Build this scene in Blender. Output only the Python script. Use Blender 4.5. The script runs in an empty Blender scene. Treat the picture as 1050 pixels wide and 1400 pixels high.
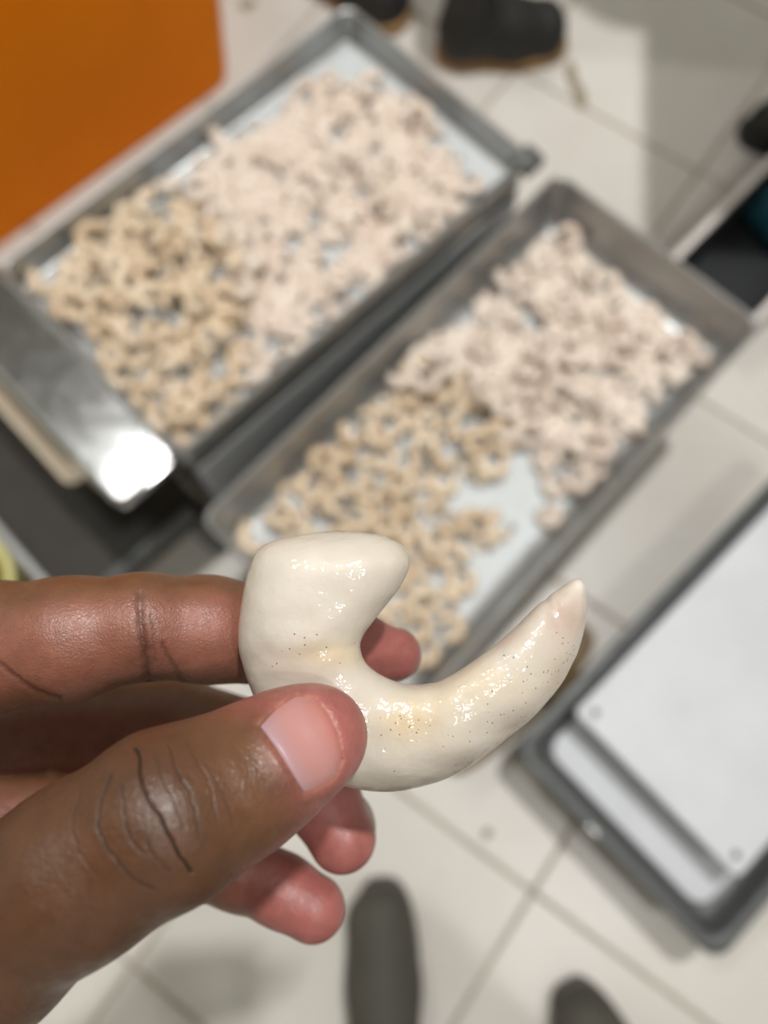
import bpy, bmesh, math, random
import numpy as np
from mathutils import Vector, Matrix

random.seed(7)
rng = np.random.default_rng(7)
SC = bpy.context.scene
COL = SC.collection

# ------------------------------------------------------------------ camera
FPX = 1078.0                      # focal length in pixels of the 1050 x 1400 frame
CAM_H = 1.25
TILT = math.radians(16)           # away from straight down
cam = bpy.data.cameras.new('camera')
cam.sensor_fit = 'VERTICAL'
cam.sensor_height = 36.0
cam.lens = FPX / 1400 * 36.0
cam.clip_start = 0.01
cam.dof.use_dof = True
cam.dof.focus_distance = 0.152
cam.dof.aperture_fstop = 7.8
camo = bpy.data.objects.new('camera', cam)
COL.objects.link(camo)
camo.location = (0, 0, CAM_H)
camo.rotation_euler = (TILT, 0, 0)
SC.camera = camo
CM = Matrix.Translation((0, 0, CAM_H)) @ Matrix.Rotation(TILT, 4, 'X')
CMR = np.array(CM.to_3x3())
CML = np.array([0, 0, CAM_H])

# ------------------------------------------------------------------ world, exposure
world = bpy.data.worlds.new('world')
SC.world = world
world.use_nodes = True
world.node_tree.nodes['Background'].inputs[0].default_value = (0.95, 0.98, 1.0, 1)
world.node_tree.nodes['Background'].inputs[1].default_value = 0.3
SC.view_settings.view_transform = 'Standard'
SC.view_settings.look = 'None'
SC.view_settings.gamma = 1.0
SC.view_settings.use_curve_mapping = False
SC.view_settings.exposure = 0.0

# lamps of the room: two compact downlights and a tube fixture
KEY_LAMP = ((0.50, 0.95, 4.12), 385.0)
SIDE_LAMP = ((1.15, -1.00, 4.12), 95.0)
FIXTURES = [((-1.27, 1.29, 4.07), 0.9, 30.0)]


def lamp_light(name, loc, power, parent, spot=False):
    li = bpy.data.lights.new(name, 'SPOT' if spot else 'AREA')
    if spot:
        li.spot_size = math.radians(150)
        li.spot_blend = 0.35
        li.shadow_soft_size = 0.075
    else:
        li.shape = 'RECTANGLE'
        li.size, li.size_y = 0.62, 0.13
    li.energy = power
    li.color = (1.0, 0.985, 0.955)
    o = bpy.data.objects.new(name, li)
    COL.objects.link(o)
    o.parent = parent
    o.location = loc
    return o


# ------------------------------------------------------------------ helpers
def ground(u, v, z=0.0):
    """point of the horizontal plane at height z seen at pixel (u, v)"""
    d = CMR @ np.array([(u - 525) / FPX, (700 - v) / FPX, -1.0])
    k = (z - CAM_H) / d[2]
    p = CML + d * k
    return np.array([p[0], p[1], z])


def campt(u, v, d):
    """camera-space millimetres of pixel (u, v) at depth d millimetres"""
    return np.array([(u - 525) / FPX * d, (700 - v) / FPX * d, -d])


def cam_to_world(P):
    return (np.asarray(P) * 0.001) @ CMR.T + CML


def mesh_from(name, verts, faces, smooth=True):
    me = bpy.data.meshes.new(name)
    me.from_pydata([tuple(map(float, v)) for v in verts], [], [tuple(map(int, f)) for f in faces])
    if smooth:
        me.polygons.foreach_set('use_smooth', [True] * len(me.polygons))
    me.update()
    return me


def obj(name, me, mat=None, parent=None, loc=None):
    o = bpy.data.objects.new(name, me)
    COL.objects.link(o)
    if mat is not None and me is not None and not me.materials:
        me.materials.append(mat)
    if parent is not None:
        o.parent = parent
    if loc is not None:
        o.location = loc
    return o


def tag(o, label=None, cat=None, group=None, kind=None):
    if label: o['label'] = label
    if cat: o['category'] = cat
    if group: o['group'] = group
    if kind: o['kind'] = kind
    return o


def empty(name, loc=(0, 0, 0), rz=0.0):
    o = bpy.data.objects.new(name, None)
    COL.objects.link(o)
    o.location = loc
    o.rotation_euler = (0, 0, rz)
    return o


def bm_mesh(name, bm, smooth=False):
    me = bpy.data.meshes.new(name)
    bmesh.ops.recalc_face_normals(bm, faces=bm.faces)
    bm.to_mesh(me)
    bm.free()
    if smooth:
        me.polygons.foreach_set('use_smooth', [True] * len(me.polygons))
    return me


def box_mesh(name, sx, sy, sz, bevel=0.0, centre=(0, 0, 0), seg=2):
    bm = bmesh.new()
    bmesh.ops.create_cube(bm, size=1.0)
    for v in bm.verts:
        v.co = Vector((v.co.x * sx + centre[0], v.co.y * sy + centre[1], v.co.z * sz + centre[2]))
    if bevel:
        bmesh.ops.bevel(bm, geom=list(bm.edges), offset=bevel, segments=seg, affect='EDGES', profile=0.5)
    return bm_mesh(name, bm)


def rounded_rect(hx, hy, r, z, n=6):
    r = min(r, hx * 0.99, hy * 0.99)
    pts = []
    for cx, cy, a0 in ((hx - r, hy - r, 0), (-hx + r, hy - r, 90), (-hx + r, -hy + r, 180), (hx - r, -hy + r, 270)):
        for k in range(n + 1):
            a = math.radians(a0 + 90 * k / n)
            pts.append((cx + r * math.cos(a), cy + r * math.sin(a), z))
    return pts


def loft(name, rings, cap_first=True, cap_last=True, smooth=True):
    n = len(rings[0])
    verts = [p for r in rings for p in r]
    faces = []
    for i in range(len(rings) - 1):
        for j in range(n):
            k = (j + 1) % n
            faces.append((i * n + j, i * n + k, (i + 1) * n + k, (i + 1) * n + j))
    if cap_first: faces.append(tuple(reversed(range(n))))
    if cap_last: faces.append(tuple((len(rings) - 1) * n + j for j in range(n)))
    me = bpy.data.meshes.new(name)
    me.from_pydata(verts, [], faces)
    bm = bmesh.new(); bm.from_mesh(me)
    bmesh.ops.recalc_face_normals(bm, faces=bm.faces)
    bm.to_mesh(me); bm.free()
    if smooth:
        me.polygons.foreach_set('use_smooth', [True] * len(me.polygons))
        me.set_sharp_from_angle(angle=math.radians(38))
        for p in me.polygons:
            if len(p.vertices) > 4: p.use_smooth = False
    return me


# ---- implicit surfaces: sampled in blocks, meshed by surface nets
def seg_dist(P, a, b, ra, rb):
    a = a.astype(P.dtype); b = b.astype(P.dtype)
    ab = b - a
    L = float(ab @ ab) + 1e-9
    t = np.clip(((P - a) @ ab) / L, 0, 1)
    q = P - a - t[..., None] * ab
    return np.sqrt((q * q).sum(-1)) - (ra + t * (rb - ra))


def ell_dist(P, c, axes, r):
    q = ((P - c) @ axes.T) / r
    k0 = np.sqrt((q * q).sum(-1)) + 1e-9
    k1 = np.sqrt(((q / r) ** 2).sum(-1)) + 1e-9
    return k0 * (k0 - 1.0) / k1


def smin(a, b, k):
    h = np.maximum(k - np.abs(a - b), 0.0) / k
    return np.minimum(a, b) - h * h * k * 0.25


def surface_nets(fn, lo, hi, h, B=28):
    lo = np.array(lo, float); hi = np.array(hi, float)
    n = np.ceil((hi - lo) / h).astype(int) + 1
    F = np.full(n, 10.0, np.float32)
    for i in range(0, n[0], B):
        for j in range(0, n[1], B):
            for k in range(0, n[2], B):
                s = [min(B, n[0] - i), min(B, n[1] - j), min(B, n[2] - k)]
                c = lo + h * (np.array([i, j, k]) + np.array(s) / 2.0)
                d = float(fn(c[None, :])[0])
                if abs(d) > h * B * 1.25 + 4 * h:
                    F[i:i + s[0], j:j + s[1], k:k + s[2]] = d
                    continue
                g = np.stack(np.meshgrid(*[lo[a] + h * (np.arange(s[a]) + (i, j, k)[a]) for a in range(3)], indexing='ij'), -1)
                F[i:i + s[0], j:j + s[1], k:k + s[2]] = fn(g.reshape(-1, 3).astype(np.float32)).reshape(s)
    S = F < 0
    m = n - 1
    cnt = np.zeros(m, np.int8)
    for dx in (0, 1):
        for dy in (0, 1):
            for dz in (0, 1):
                cnt += S[dx:dx + m[0], dy:dy + m[1], dz:dz + m[2]]
    act = (cnt > 0) & (cnt < 8)
    idx = -np.ones(m, np.int64)
    cells = np.argwhere(act)
    idx[act] = np.arange(len(cells))
    acc = np.zeros((len(cells), 3)); num = np.zeros(len(cells))
    cor = [(x, y, z) for x in (0, 1) for y in (0, 1) for z in (0, 1)]
    for a in cor:
        for ax in range(3):
            if a[ax]: continue
            b = list(a); b[ax] = 1
            fa = F[cells[:, 0] + a[0], cells[:, 1] + a[1], cells[:, 2] + a[2]].astype(float)
            fb = F[cells[:, 0] + b[0], cells[:, 1] + b[1], cells[:, 2] + b[2]].astype(float)
            x = (fa < 0) != (fb < 0)
            t = np.where(x, fa / np.where(x, fa - fb, 1), 0)
            p = np.repeat(np.array(a, float)[None], len(cells), 0)
            p[:, ax] = t
            acc += p * x[:, None]; num += x
    V = lo + h * (cells + acc / np.maximum(num, 1)[:, None])
    quads = []
    for ax in range(3):
        o1, o2 = [(1, 2), (2, 0), (0, 1)][ax]
        sl0 = [slice(1, m[a]) for a in range(3)]; sl0[ax] = slice(0, m[ax])
        sl1 = list(sl0); sl1[ax] = slice(1, m[ax] + 1)
        s0, s1 = S[tuple(sl0)], S[tuple(sl1)]
        e = np.argwhere(s0 != s1)
        if len(e) == 0: continue
        inside = s0[tuple(e.T)]
        base = e.copy()
        for a in range(3):
            if a != ax: base[:, a] += 1
        def cell(d1, d2):
            c = base.copy(); c[:, o1] -= d1; c[:, o2] -= d2
            return idx[c[:, 0], c[:, 1], c[:, 2]]
        q = np.stack([cell(1, 1), cell(0, 1), cell(0, 0), cell(1, 0)], 1)
        q[~inside] = q[~inside][:, ::-1]
        quads.append(q)
    return V, np.concatenate(quads)


TETRA = np.array([[1, -1, -1], [-1, -1, 1], [-1, 1, -1], [1, 1, 1]], float)


def gradient(fn, P, e=0.05):
    g = np.zeros_like(P)
    for k in TETRA:
        g += k * fn(P + (k * e).astype(P.dtype))[:, None]
    return g / (4 * e)


def project(fn, P, steps=2, e=0.05):
    for _ in range(steps):
        g = gradient(fn, P, e)
        P = P - (fn(P) / np.maximum((g * g).sum(-1), 0.2))[:, None] * g
    return P


def split_quads(V, Q):
    E = np.sort(np.concatenate([Q[:, [0, 1]], Q[:, [1, 2]], Q[:, [2, 3]], Q[:, [3, 0]]]), 1)
    U, inv = np.unique(E, axis=0, return_inverse=True)
    inv = inv.reshape(4, -1)
    nv, ne = len(V), len(U)
    V2 = np.concatenate([V, V[U].mean(1), V[Q].mean(1)])
    e = inv + nv
    f = np.arange(len(Q)) + nv + ne
    Q2 = np.concatenate([np.stack([Q[:, i], e[i], f, e[(i + 3) % 4]], 1) for i in range(4)])
    return V2, Q2


def np_mesh(name, V, Q, colors=None, ngons=()):
    me = bpy.data.meshes.new(name)
    me.vertices.add(len(V)); me.vertices.foreach_set('co', np.asarray(V, np.float32).ravel())
    k = Q.shape[1]
    idx = np.concatenate([Q.astype(np.int32).ravel()] + [np.array(g, np.int32) for g in ngons])
    starts = np.concatenate([np.arange(0, len(Q) * k, k), len(Q) * k + np.cumsum([0] + [len(g) for g in ngons])[:-1]]).astype(np.int32)
    me.loops.add(len(idx)); me.loops.foreach_set('vertex_index', idx)
    me.polygons.add(len(starts))
    me.polygons.foreach_set('loop_start', starts)
    me.polygons.foreach_set('use_smooth', np.ones(len(starts), bool))
    me.update(calc_edges=True)
    if colors is not None:
        at = me.color_attributes.new('tone', 'FLOAT_COLOR', 'POINT')
        c = np.ones((len(V), 4), np.float32); c[:, :3] = colors
        at.data.foreach_set('color', c.ravel())
    return me


def srgb(r, g, b):
    return tuple(((c / 255) / 12.92 if c / 255 <= 0.04045 else ((c / 255 + 0.055) / 1.055) ** 2.4) for c in (r, g, b))


# ------------------------------------------------------------------ materials
class NT:
    def __init__(s, name):
        s.m = bpy.data.materials.new(name); s.m.use_nodes = True
        s.t = s.m.node_tree; s.b = s.t.nodes['Principled BSDF']

    def n(s, kind, **kw):
        x = s.t.nodes.new(kind)
        for k, v in kw.items():
            if k.startswith('i_'):
                x.inputs[k[2:].replace('_', ' ')].default_value = v
            else:
                setattr(x, k, v)
        return x

    def l(s, a, b): s.t.links.new(a, b)

    def coords(s, which='Object'):
        return s.n('ShaderNodeTexCoord').outputs[which]

    def noise(s, scale, detail=3.0, rough=0.5, vec=None):
        x = s.n('ShaderNodeTexNoise')
        x.inputs['Scale'].default_value = scale
        x.inputs['Detail'].default_value = detail
        x.inputs['Roughness'].default_value = rough
        s.l(vec if vec is not None else s.coords(), x.inputs['Vector'])
        return x.outputs['Fac']

    def ramp(s, fac, stops):
        x = s.n('ShaderNodeValToRGB')
        el = x.color_ramp.elements
        while len(el) < len(stops): el.new(0.5)
        for e, (p, c) in zip(el, stops):
            e.position = p; e.color = (*c, 1) if len(c) == 3 else c
        s.l(fac, x.inputs[0])
        return x.outputs[0]

    def mix(s, fac, a, b, mode='MIX'):
        x = s.n('ShaderNodeMix', data_type='RGBA', blend_type=mode)
        for sock, v in ((x.inputs[0], fac), (x.inputs[6], a), (x.inputs[7], b)):
            if hasattr(v, 'links') or hasattr(v, 'is_linked'): s.l(v, sock)
            elif isinstance(v, (int, float)): sock.default_value = v
            else: sock.default_value = (*v, 1)
        return x.outputs[2]

    def bump(s, height, strength, dist, normal=None):
        x = s.n('ShaderNodeBump')
        x.inputs['Strength'].default_value = strength
        x.inputs['Distance'].default_value = dist
        s.l(height, x.inputs['Height'])
        if normal is not None: s.l(normal, x.inputs['Normal'])
        return x.outputs[0]

    def set(s, **kw):
        for k, v in kw.items():
            sock = s.b.inputs[k.replace('_', ' ')]
            if hasattr(v, 'is_linked'): s.l(v, sock)
            elif isinstance(v, tuple): sock.default_value = (*v, 1) if len(v) < len(sock.default_value) else v
            else: sock.default_value = v
        return s.m


def m_plain(name, col, rough=0.5, metal=0.0, var=0.12, scale=8.0, bump=0.0):
    t = NT(name)
    f = t.noise(scale, 4)
    c = t.ramp(f, [(0.3, tuple(x * (1 - var) for x in col)), (0.7, tuple(min(1, x * (1 + var)) for x in col))])
    kw = dict(Base_Color=c, Roughness=rough, Metallic=metal)
    if bump: kw['Normal'] = t.bump(t.noise(scale * 12, 3), bump, 0.002)
    return t.set(**kw)


def m_steel(name, col=(0.78, 0.80, 0.82), rough=0.38, metal=0.85, wear=0.35, bmp=0.25):
    t = NT(name)
    f = t.noise(9, 5, 0.6)
    sm = t.noise(38, 5, 0.65)
    c = t.ramp(f, [(0.3, tuple(x * 0.90 for x in col)), (0.65, col)])
    c = t.mix(t.ramp(sm, [(0.55, (0, 0, 0)), (0.75, (wear, wear, wear))]), c, tuple(x * 0.55 for x in col))
    r = t.ramp(sm, [(0.3, (rough * (1 - bmp),) * 3), (0.7, (rough * (1 + bmp),) * 3)])
    return t.set(Base_Color=c, Roughness=r, Metallic=metal, Normal=t.bump(f, bmp, 0.004))


def m_skin():
    t = NT('skin')
    a = t.n('ShaderNodeAttribute', attribute_name='tone')
    co = t.coords()
    mott = t.noise(260, 3, 0.6, co)
    c = t.mix(1.0, a.outputs['Color'], t.ramp(mott, [(0.25, (0.84, 0.82, 0.80)), (0.75, (1.12, 1.12, 1.10))]), 'MULTIPLY')
    v = t.n('ShaderNodeTexVoronoi', feature='DISTANCE_TO_EDGE'); v.inputs['Scale'].default_value = 1500
    t.l(co, v.inputs['Vector'])
    n1 = t.bump(v.outputs['Distance'], 0.22, 0.0006)
    n2 = t.bump(t.noise(900, 4, 0.6, co), 0.28, 0.0006, n1)
    r = t.ramp(t.noise(420, 3, 0.5, co), [(0.3, (0.31,) * 3), (0.7, (0.46,) * 3)])
    t.set(Base_Color=c, Roughness=r, Normal=n2, Subsurface_Weight=0.12, Subsurface_Scale=0.004,
          Subsurface_Radius=(1.0, 0.35, 0.2, ))
    return t.m


def m_nail():
    t = NT('nail')
    a = t.n('ShaderNodeAttribute', attribute_name='tone')
    t.set(Base_Color=a.outputs['Color'], Roughness=0.42)
    return t.m


def m_big_shrimp():
    t = NT('glazed_shrimp')
    a = t.n('ShaderNodeAttribute', attribute_name='tone')
    co = t.coords()
    c = t.mix(1.0, a.outputs['Color'], t.ramp(t.noise(120, 4, 0.6, co), [(0.3, (0.94, 0.93, 0.90)), (0.7, (1.02, 1.02, 1.02))]), 'MULTIPLY')
    # dark pinprick specks, in clusters
    v = t.n('ShaderNodeTexVoronoi', feature='F1'); v.inputs['Scale'].default_value = 1150
    t.l(co, v.inputs['Vector'])
    spot = t.ramp(v.outputs['Distance'], [(0.13, (1, 1, 1)), (0.25, (0, 0, 0))])
    wn = t.n('ShaderNodeMath', operation='LESS_THAN')
    rv = t.n('ShaderNodeSeparateColor'); t.l(v.outputs['Color'], rv.inputs[0])
    t.l(rv.outputs[0], wn.inputs[0]); t.l(a.outputs['Alpha'], wn.inputs[1])
    k = t.mix(1.0, spot, wn.outputs[0], 'MULTIPLY')
    c = t.mix(k, c, (0.16, 0.12, 0.09))
    n1 = t.bump(t.noise(260, 4, 0.55, co), 0.22, 0.0012)
    nc = t.bump(t.noise(330, 2, 0.5, co), 0.45, 0.0013)
    t.set(Base_Color=c, Roughness=0.55, Normal=n1, Subsurface_Weight=0.35, Subsurface_Scale=0.006,
          Subsurface_Radius=(1.0, 0.85, 0.65), Coat_Weight=0.65, Coat_Roughness=0.15, Coat_Normal=nc)
    return t.m


def m_small_shrimp(name, lo, hi):
    t = NT(name)
    oi = t.n('ShaderNodeObjectInfo')
    c = t.ramp(oi.outputs['Random'], [(0.0, lo), (1.0, hi)])
    c = t.mix(1.0, c, t.ramp(t.noise(90, 3), [(0.3, (0.88, 0.85, 0.81)), (0.7, (1.05, 1.05, 1.05))]), 'MULTIPLY')
    t.set(Base_Color=c, Roughness=0.32, Subsurface_Weight=0.0, Coat_Weight=0.3, Coat_Roughness=0.2,
          Normal=t.bump(t.noise(300, 2), 0.25, 0.001))
    return t.m


M = {}
M['tile'] = None
t = NT('floor_tile')
oi = t.n('ShaderNodeObjectInfo')
tc = t.ramp(t.noise(3.5, 5, 0.6), [(0.3, srgb(204, 199, 192)), (0.7, srgb(216, 212, 206))])
tc = t.mix(t.ramp(t.noise(14, 6, 0.7, t.n('ShaderNodeNewGeometry').outputs['Position']), [(0.60, (0, 0, 0)), (0.85, (0.45,) * 3)]), tc, srgb(176, 166, 150))
M['tile'] = t.set(Base_Color=tc, Roughness=0.3, Specular_IOR_Level=0.4, Normal=t.bump(t.noise(30, 3), 0.05, 0.002))
M['grout'] = m_plain('grout', srgb(176, 166, 154), 0.9, var=0.15, scale=20)
M['wall'] = m_plain('wall_paint', srgb(176, 176, 168), 0.7, var=0.04)
M['ceiling'] = m_plain('ceiling_paint', srgb(205, 205, 200), 0.8, var=0.03)
M['steel'] = m_steel('tray_steel', (0.40, 0.405, 0.405), 0.42, 0.75)
M['steel_floor'] = m_steel('tray_steel_lit', (0.60, 0.63, 0.645), 0.65, 0.2, 0.08, 0.03)  # same steel as the pan walls, with the light on the bottoms put into its colour
M['steel_dark'] = m_steel('dark_steel', (0.10, 0.105, 0.105), 0.5, 0.3, 0.4)
M['steel_shiny'] = m_steel('lip_steel', (0.52, 0.53, 0.54), 0.17, 1.0, 0.2)
M['steel_lid'] = m_steel('lid_steel', (0.62, 0.635, 0.67), 0.6, 0.2, 0.10, 0.02)
M['steel_frame'] = m_plain('stand_steel', srgb(96, 98, 98), 0.5, 0.5, 0.25, 12)
M['orange'] = m_plain('orange_plastic', srgb(255, 138, 0), 0.6, 0.0, 0.07, 4)
M['orange'].node_tree.nodes['Principled BSDF'].inputs['Specular IOR Level'].default_value = 0.12
M['cream'] = m_plain('cream_plastic', srgb(222, 206, 184), 0.55, 0.0, 0.1, 12)
M['yellow'] = m_plain('pale_yellow_plastic', srgb(214, 206, 140), 0.5, 0.0, 0.1, 12)
M['black'] = m_plain('black_plastic', srgb(24, 26, 30), 0.55, 0.0, 0.25, 12)
M['teal'] = m_plain('teal_cloth', srgb(8, 70, 84), 0.85, 0.0, 0.2, 40)
M['rim'] = m_plain('pale_rim_plastic', srgb(214, 206, 202), 0.5, 0.0, 0.08, 10)
M['boot_black'] = m_plain('black_rubber', srgb(28, 28, 27), 0.65, 0.0, 0.2, 14)
M['boot_grey'] = m_plain('grey_rubber', srgb(74, 71, 64), 0.72, 0.0, 0.14, 14)
M['sole'] = m_plain('tan_sole', srgb(150, 116, 72), 0.7, 0.0, 0.15, 20)
M['trouser'] = m_plain('dark_trousers', srgb(38, 40, 46), 0.9, 0.0, 0.2, 30)
M['mud'] = m_plain('mud', srgb(146, 134, 114), 0.8, 0.0, 0.25, 60)
M['slipper'] = m_plain('brown_rubber', srgb(122, 100, 68), 0.6, 0.0, 0.15, 20)
M['skin'] = m_skin()
M['nail'] = m_nail()
M['big_shrimp'] = m_big_shrimp()
M['tan_shrimp'] = m_small_shrimp('tan_shrimp', srgb(208, 184, 154), srgb(230, 212, 188))
M['pale_shrimp'] = m_small_shrimp('pale_shrimp', srgb(218, 200, 187), srgb(232, 220, 208))
tt = NT('lamp_tube')
tt.b.inputs['Emission Color'].default_value = (1, 0.985, 0.955, 1)
tt.b.inputs['Emission Strength'].default_value = 6.0
M['tube'] = tt.m
M['white_metal'] = m_plain('white_enamel', srgb(232, 232, 228), 0.4, 0.0, 0.03)
M['panel'] = m_steel('panel_steel', (0.72, 0.74, 0.77), 0.45, 0.4, 0.2)
M['deck'] = m_plain('cart_deck', srgb(48, 45, 40), 0.6, 0.2, 0.3, 9)
M['shade_basin'] = m_plain('white_basin_plastic', srgb(222, 220, 214), 0.45, 0.0, 0.05)

# ------------------------------------------------------------------ room
GANG = math.radians(-35.4)      # direction of the tile rows
TS = 0.41
gt = np.array([math.cos(GANG), math.sin(GANG)]); gn = np.array([-gt[1], gt[0]])
X0, X1, Y0, Y1, ZC = -2.6, 2.8, -2.4, 3.2, 4.2
floor = obj('floor', box_mesh('floor', X1 - X0, Y1 - Y0, 0.08, 0, ((X0 + X1) / 2, (Y0 + Y1) / 2, -0.0445)), M['grout'])
tag(floor, 'beige ceramic tiled floor of the processing room', kind='structure')
tile_me = box_mesh('tile', TS - 0.007, TS - 0.007, 0.01, 0.0016, (0, 0, -0.005), 1)
tile_me.materials.append(M['tile'])
for i in range(-7, 8):
    for j in range(-7, 8):
        c = gt * (0.300 + TS * (i + 0.5)) + gn * (-0.050 + TS * (j + 0.5)) + np.array([0.0, 0.0])
        if not (X0 + 0.2 < c[0] < X1 - 0.2 and Y0 + 0.2 < c[1] < Y1 - 0.2): continue
        if not (-1.6 < c[0] < 1.7 and -1.2 < c[1] < 2.3): continue
        o = obj('tile', tile_me, None, floor, (c[0], c[1], random.uniform(-0.0006, 0.0)))
        o.rotation_euler = (0, 0, GANG)
for nm, sx, sy, sz, cx, cy, cz, mt in (
        ('wall_left', 0.1, Y1 - Y0, ZC, X0 - 0.05, (Y0 + Y1) / 2, ZC / 2, 'wall'),
        ('wall_right', 0.1, Y1 - Y0, ZC, X1 + 0.05, (Y0 + Y1) / 2, ZC / 2, 'wall'),
        ('wall_front', X1 - X0, 0.1, ZC, (X0 + X1) / 2, Y0 - 0.05, ZC / 2, 'wall'),
        ('wall_back', X1 - X0, 0.1, ZC, (X0 + X1) / 2, Y1 + 0.05, ZC / 2, 'wall'),
        ('ceiling', X1 - X0, Y1 - Y0, 0.1, (X0 + X1) / 2, (Y0 + Y1) / 2, ZC + 0.05, 'ceiling')):
    tag(obj(nm, box_mesh(nm, sx, sy, sz, 0, (cx, cy, cz)), M[mt]), kind='structure')

FIX_LABELS = ['white twin tube ceiling lamp above the orange bin']
def disc(r, z, n=32): return [(r * math.cos(2 * math.pi * k / n), r * math.sin(2 * math.pi * k / n), z) for k in range(n)]
for (loc, pw), lab in ((KEY_LAMP, 'round bright downlight in the ceiling over the trays'), (SIDE_LAMP, 'round bright downlight in the ceiling over the person with the shrimp')):
    dl = empty('ceiling_downlight', (loc[0], loc[1], ZC))
    tag(dl, lab, 'lamp')
    obj('housing', loft('housing', [disc(0.115, -0.001), disc(0.115, -0.028), disc(0.090, -0.034), disc(0.086, -0.020)], True, True), M['white_metal'], dl)
    obj('lens', loft('lens', [disc(0.080, -0.021), disc(0.080, -0.024), disc(0.074, -0.026)]), M['tube'], dl)
    lamp_light('lamp_light', (0, 0, -0.08), pw, dl, True)
for (loc, rz, pw), lab in zip(FIXTURES, FIX_LABELS):
    f = empty('ceiling_lamp', (loc[0], loc[1], ZC), rz)
    tag(f, lab, 'lamp')
    obj('housing', box_mesh('housing', 1.10, 0.22, 0.06, 0.008, (0, 0, -0.03)), M['white_metal'], f)
    for s in (-1, 1):
        bm = bmesh.new()
        bmesh.ops.create_cone(bm, cap_ends=True, segments=12, radius1=0.014, radius2=0.018, depth=0.98,
                              matrix=Matrix.Translation((0, s * 0.045, -0.076)) @ Matrix.Rotation(math.pi / 2, 4, 'Y'))
        obj('tube', bm_mesh('tube', bm, True), M['tube'], f)
    lamp_light('lamp_light', (0, 0, -0.10), pw, f)

# ------------------------------------------------------------------ trays
def frame2(p_far_a, p_far_b, p_near_a, z):
    """pixel corners -> centre, angle, half sizes of a rectangle at height z"""
    A, B, C = ground(*p_far_a, z), ground(*p_far_b, z), ground(*p_near_a, z)
    return A, B, C


def make_pan(root, L, W, z_rim, depth, mat_in, mat_wall, slope=0.018, rim_w=0.006, r=0.014, rim_mat=None, cove=0.022):
    """steel pan along local x, rim at z_rim: body, bottom sheet and rolled rim"""
    hx, hy = L / 2, W / 2
    zb = z_rim - depth
    t = 0.0015
    co = min(cove, depth * 0.45)
    rings = [rounded_rect(hx - slope - co, hy - slope - co, r, zb + t)]
    rings += [rounded_rect(hx - slope + 0.004 - co * (1 - math.sin(q)), hy - slope + 0.004 - co * (1 - math.sin(q)), r, zb + t + co * (1 - math.cos(q))) for q in (0.4, 0.8, 1.2, 1.45)]
    rings += [
             rounded_rect(hx - rim_w, hy - rim_w, r, z_rim - 0.004),
             rounded_rect(hx - rim_w + t, hy - rim_w + t, r, z_rim - 0.004),
             rounded_rect(hx - slope + 0.004 + t, hy - slope + 0.004 + t, r, zb + 0.002),
             rounded_rect(hx - slope, hy - slope, r, zb)]
    obj('pan_wall', loft('pan_wall', rings, True, True), mat_wall, root)
    k0 = slope + co * 0.75
    rings = [rounded_rect(hx - k0, hy - k0, r, zb + t + 0.0004), rounded_rect(hx - k0 - 0.001, hy - k0 - 0.001, r, zb + t + 0.0022)]
    obj('pan_bottom', loft('pan_bottom', rings), mat_in, root)
    n = 8
    rr = []
    for k in range(n + 1):
        a = 2 * math.pi * k / n
        off = -rim_w / 2 + rim_w / 2 * math.cos(a)
        rr.append(rounded_rect(hx + off, hy + off, r + 0.004, z_rim - 0.005 + 0.005 * math.sin(a)))
    obj('rolled_rim', loft('rolled_rim', rr, False, False), rim_mat or mat_wall, root)


def make_stand(root_name, label, centre, ang, L, W, z_top, shelf=None, inset=0.02):
    st = empty(root_name, (centre[0], centre[1], 0), ang)
    tag(st, label, 'stand')
    hx, hy = L / 2 - inset, W / 2 - inset
    leg = box_mesh('leg', 0.028, 0.028, z_top - 0.001, 0.003, (0, 0, (z_top - 0.001) / 2))
    for sx in (-1, 1):
        for sy in (-1, 1):
            obj('leg', leg, M['steel_frame'], st, (sx * hx, sy * hy, 0))
    rail_x = box_mesh('rail', 2 * hx - 0.029, 0.024, 0.024, 0.003)
    rail_y = box_mesh('rail', 0.024, 2 * hy - 0.029, 0.024, 0.003)
    for zz in (z_top - 0.016, 0.09):
        for s in (-1, 1):
            obj('rail', rail_x, M['steel_frame'], st, (0, s * hy, zz))
            obj('rail', rail_y, M['steel_frame'], st, (s * hx, 0, zz))
    if shelf is not None:
        obj('shelf', box_mesh('shelf', 2 * hx + 0.02, 2 * hy + 0.02, 0.004, 0.001, (0, 0, 0.1065)), M['steel_dark'], st)
    return st


# right-hand tray: far corners and near-left corner read off the photograph
ZR = 0.34
A_far = ground(762, 238, ZR); B_far = ground(1048, 434, ZR); C_near = ground(262, 712, ZR)
ANG_R = math.radians(47.0)
e1 = np.array([math.cos(ANG_R), math.sin(ANG_R)]); e2 = np.array([math.sin(ANG_R), -math.cos(ANG_R)])
W_R = 0.345
L_R = float((A_far[:2] - C_near[:2]) @ e1)
far_mid = (A_far[:2] + B_far[:2]) / 2
ctr_R = far_mid - e1 * L_R / 2
rt = empty('steel_tray', (ctr_R[0], ctr_R[1], 0), ANG_R)
tag(rt, 'deep grey steel tray of shrimp standing next to the steel box', 'tray')
make_pan(rt, L_R, W_R, ZR, 0.085, M['steel_floor'], M['steel'])
make_stand('tray_stand', 'low steel stand under the deep tray next to the steel box', ctr_R, ANG_R, L_R, W_R, ZR - 0.085, True, 0.035)

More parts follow.
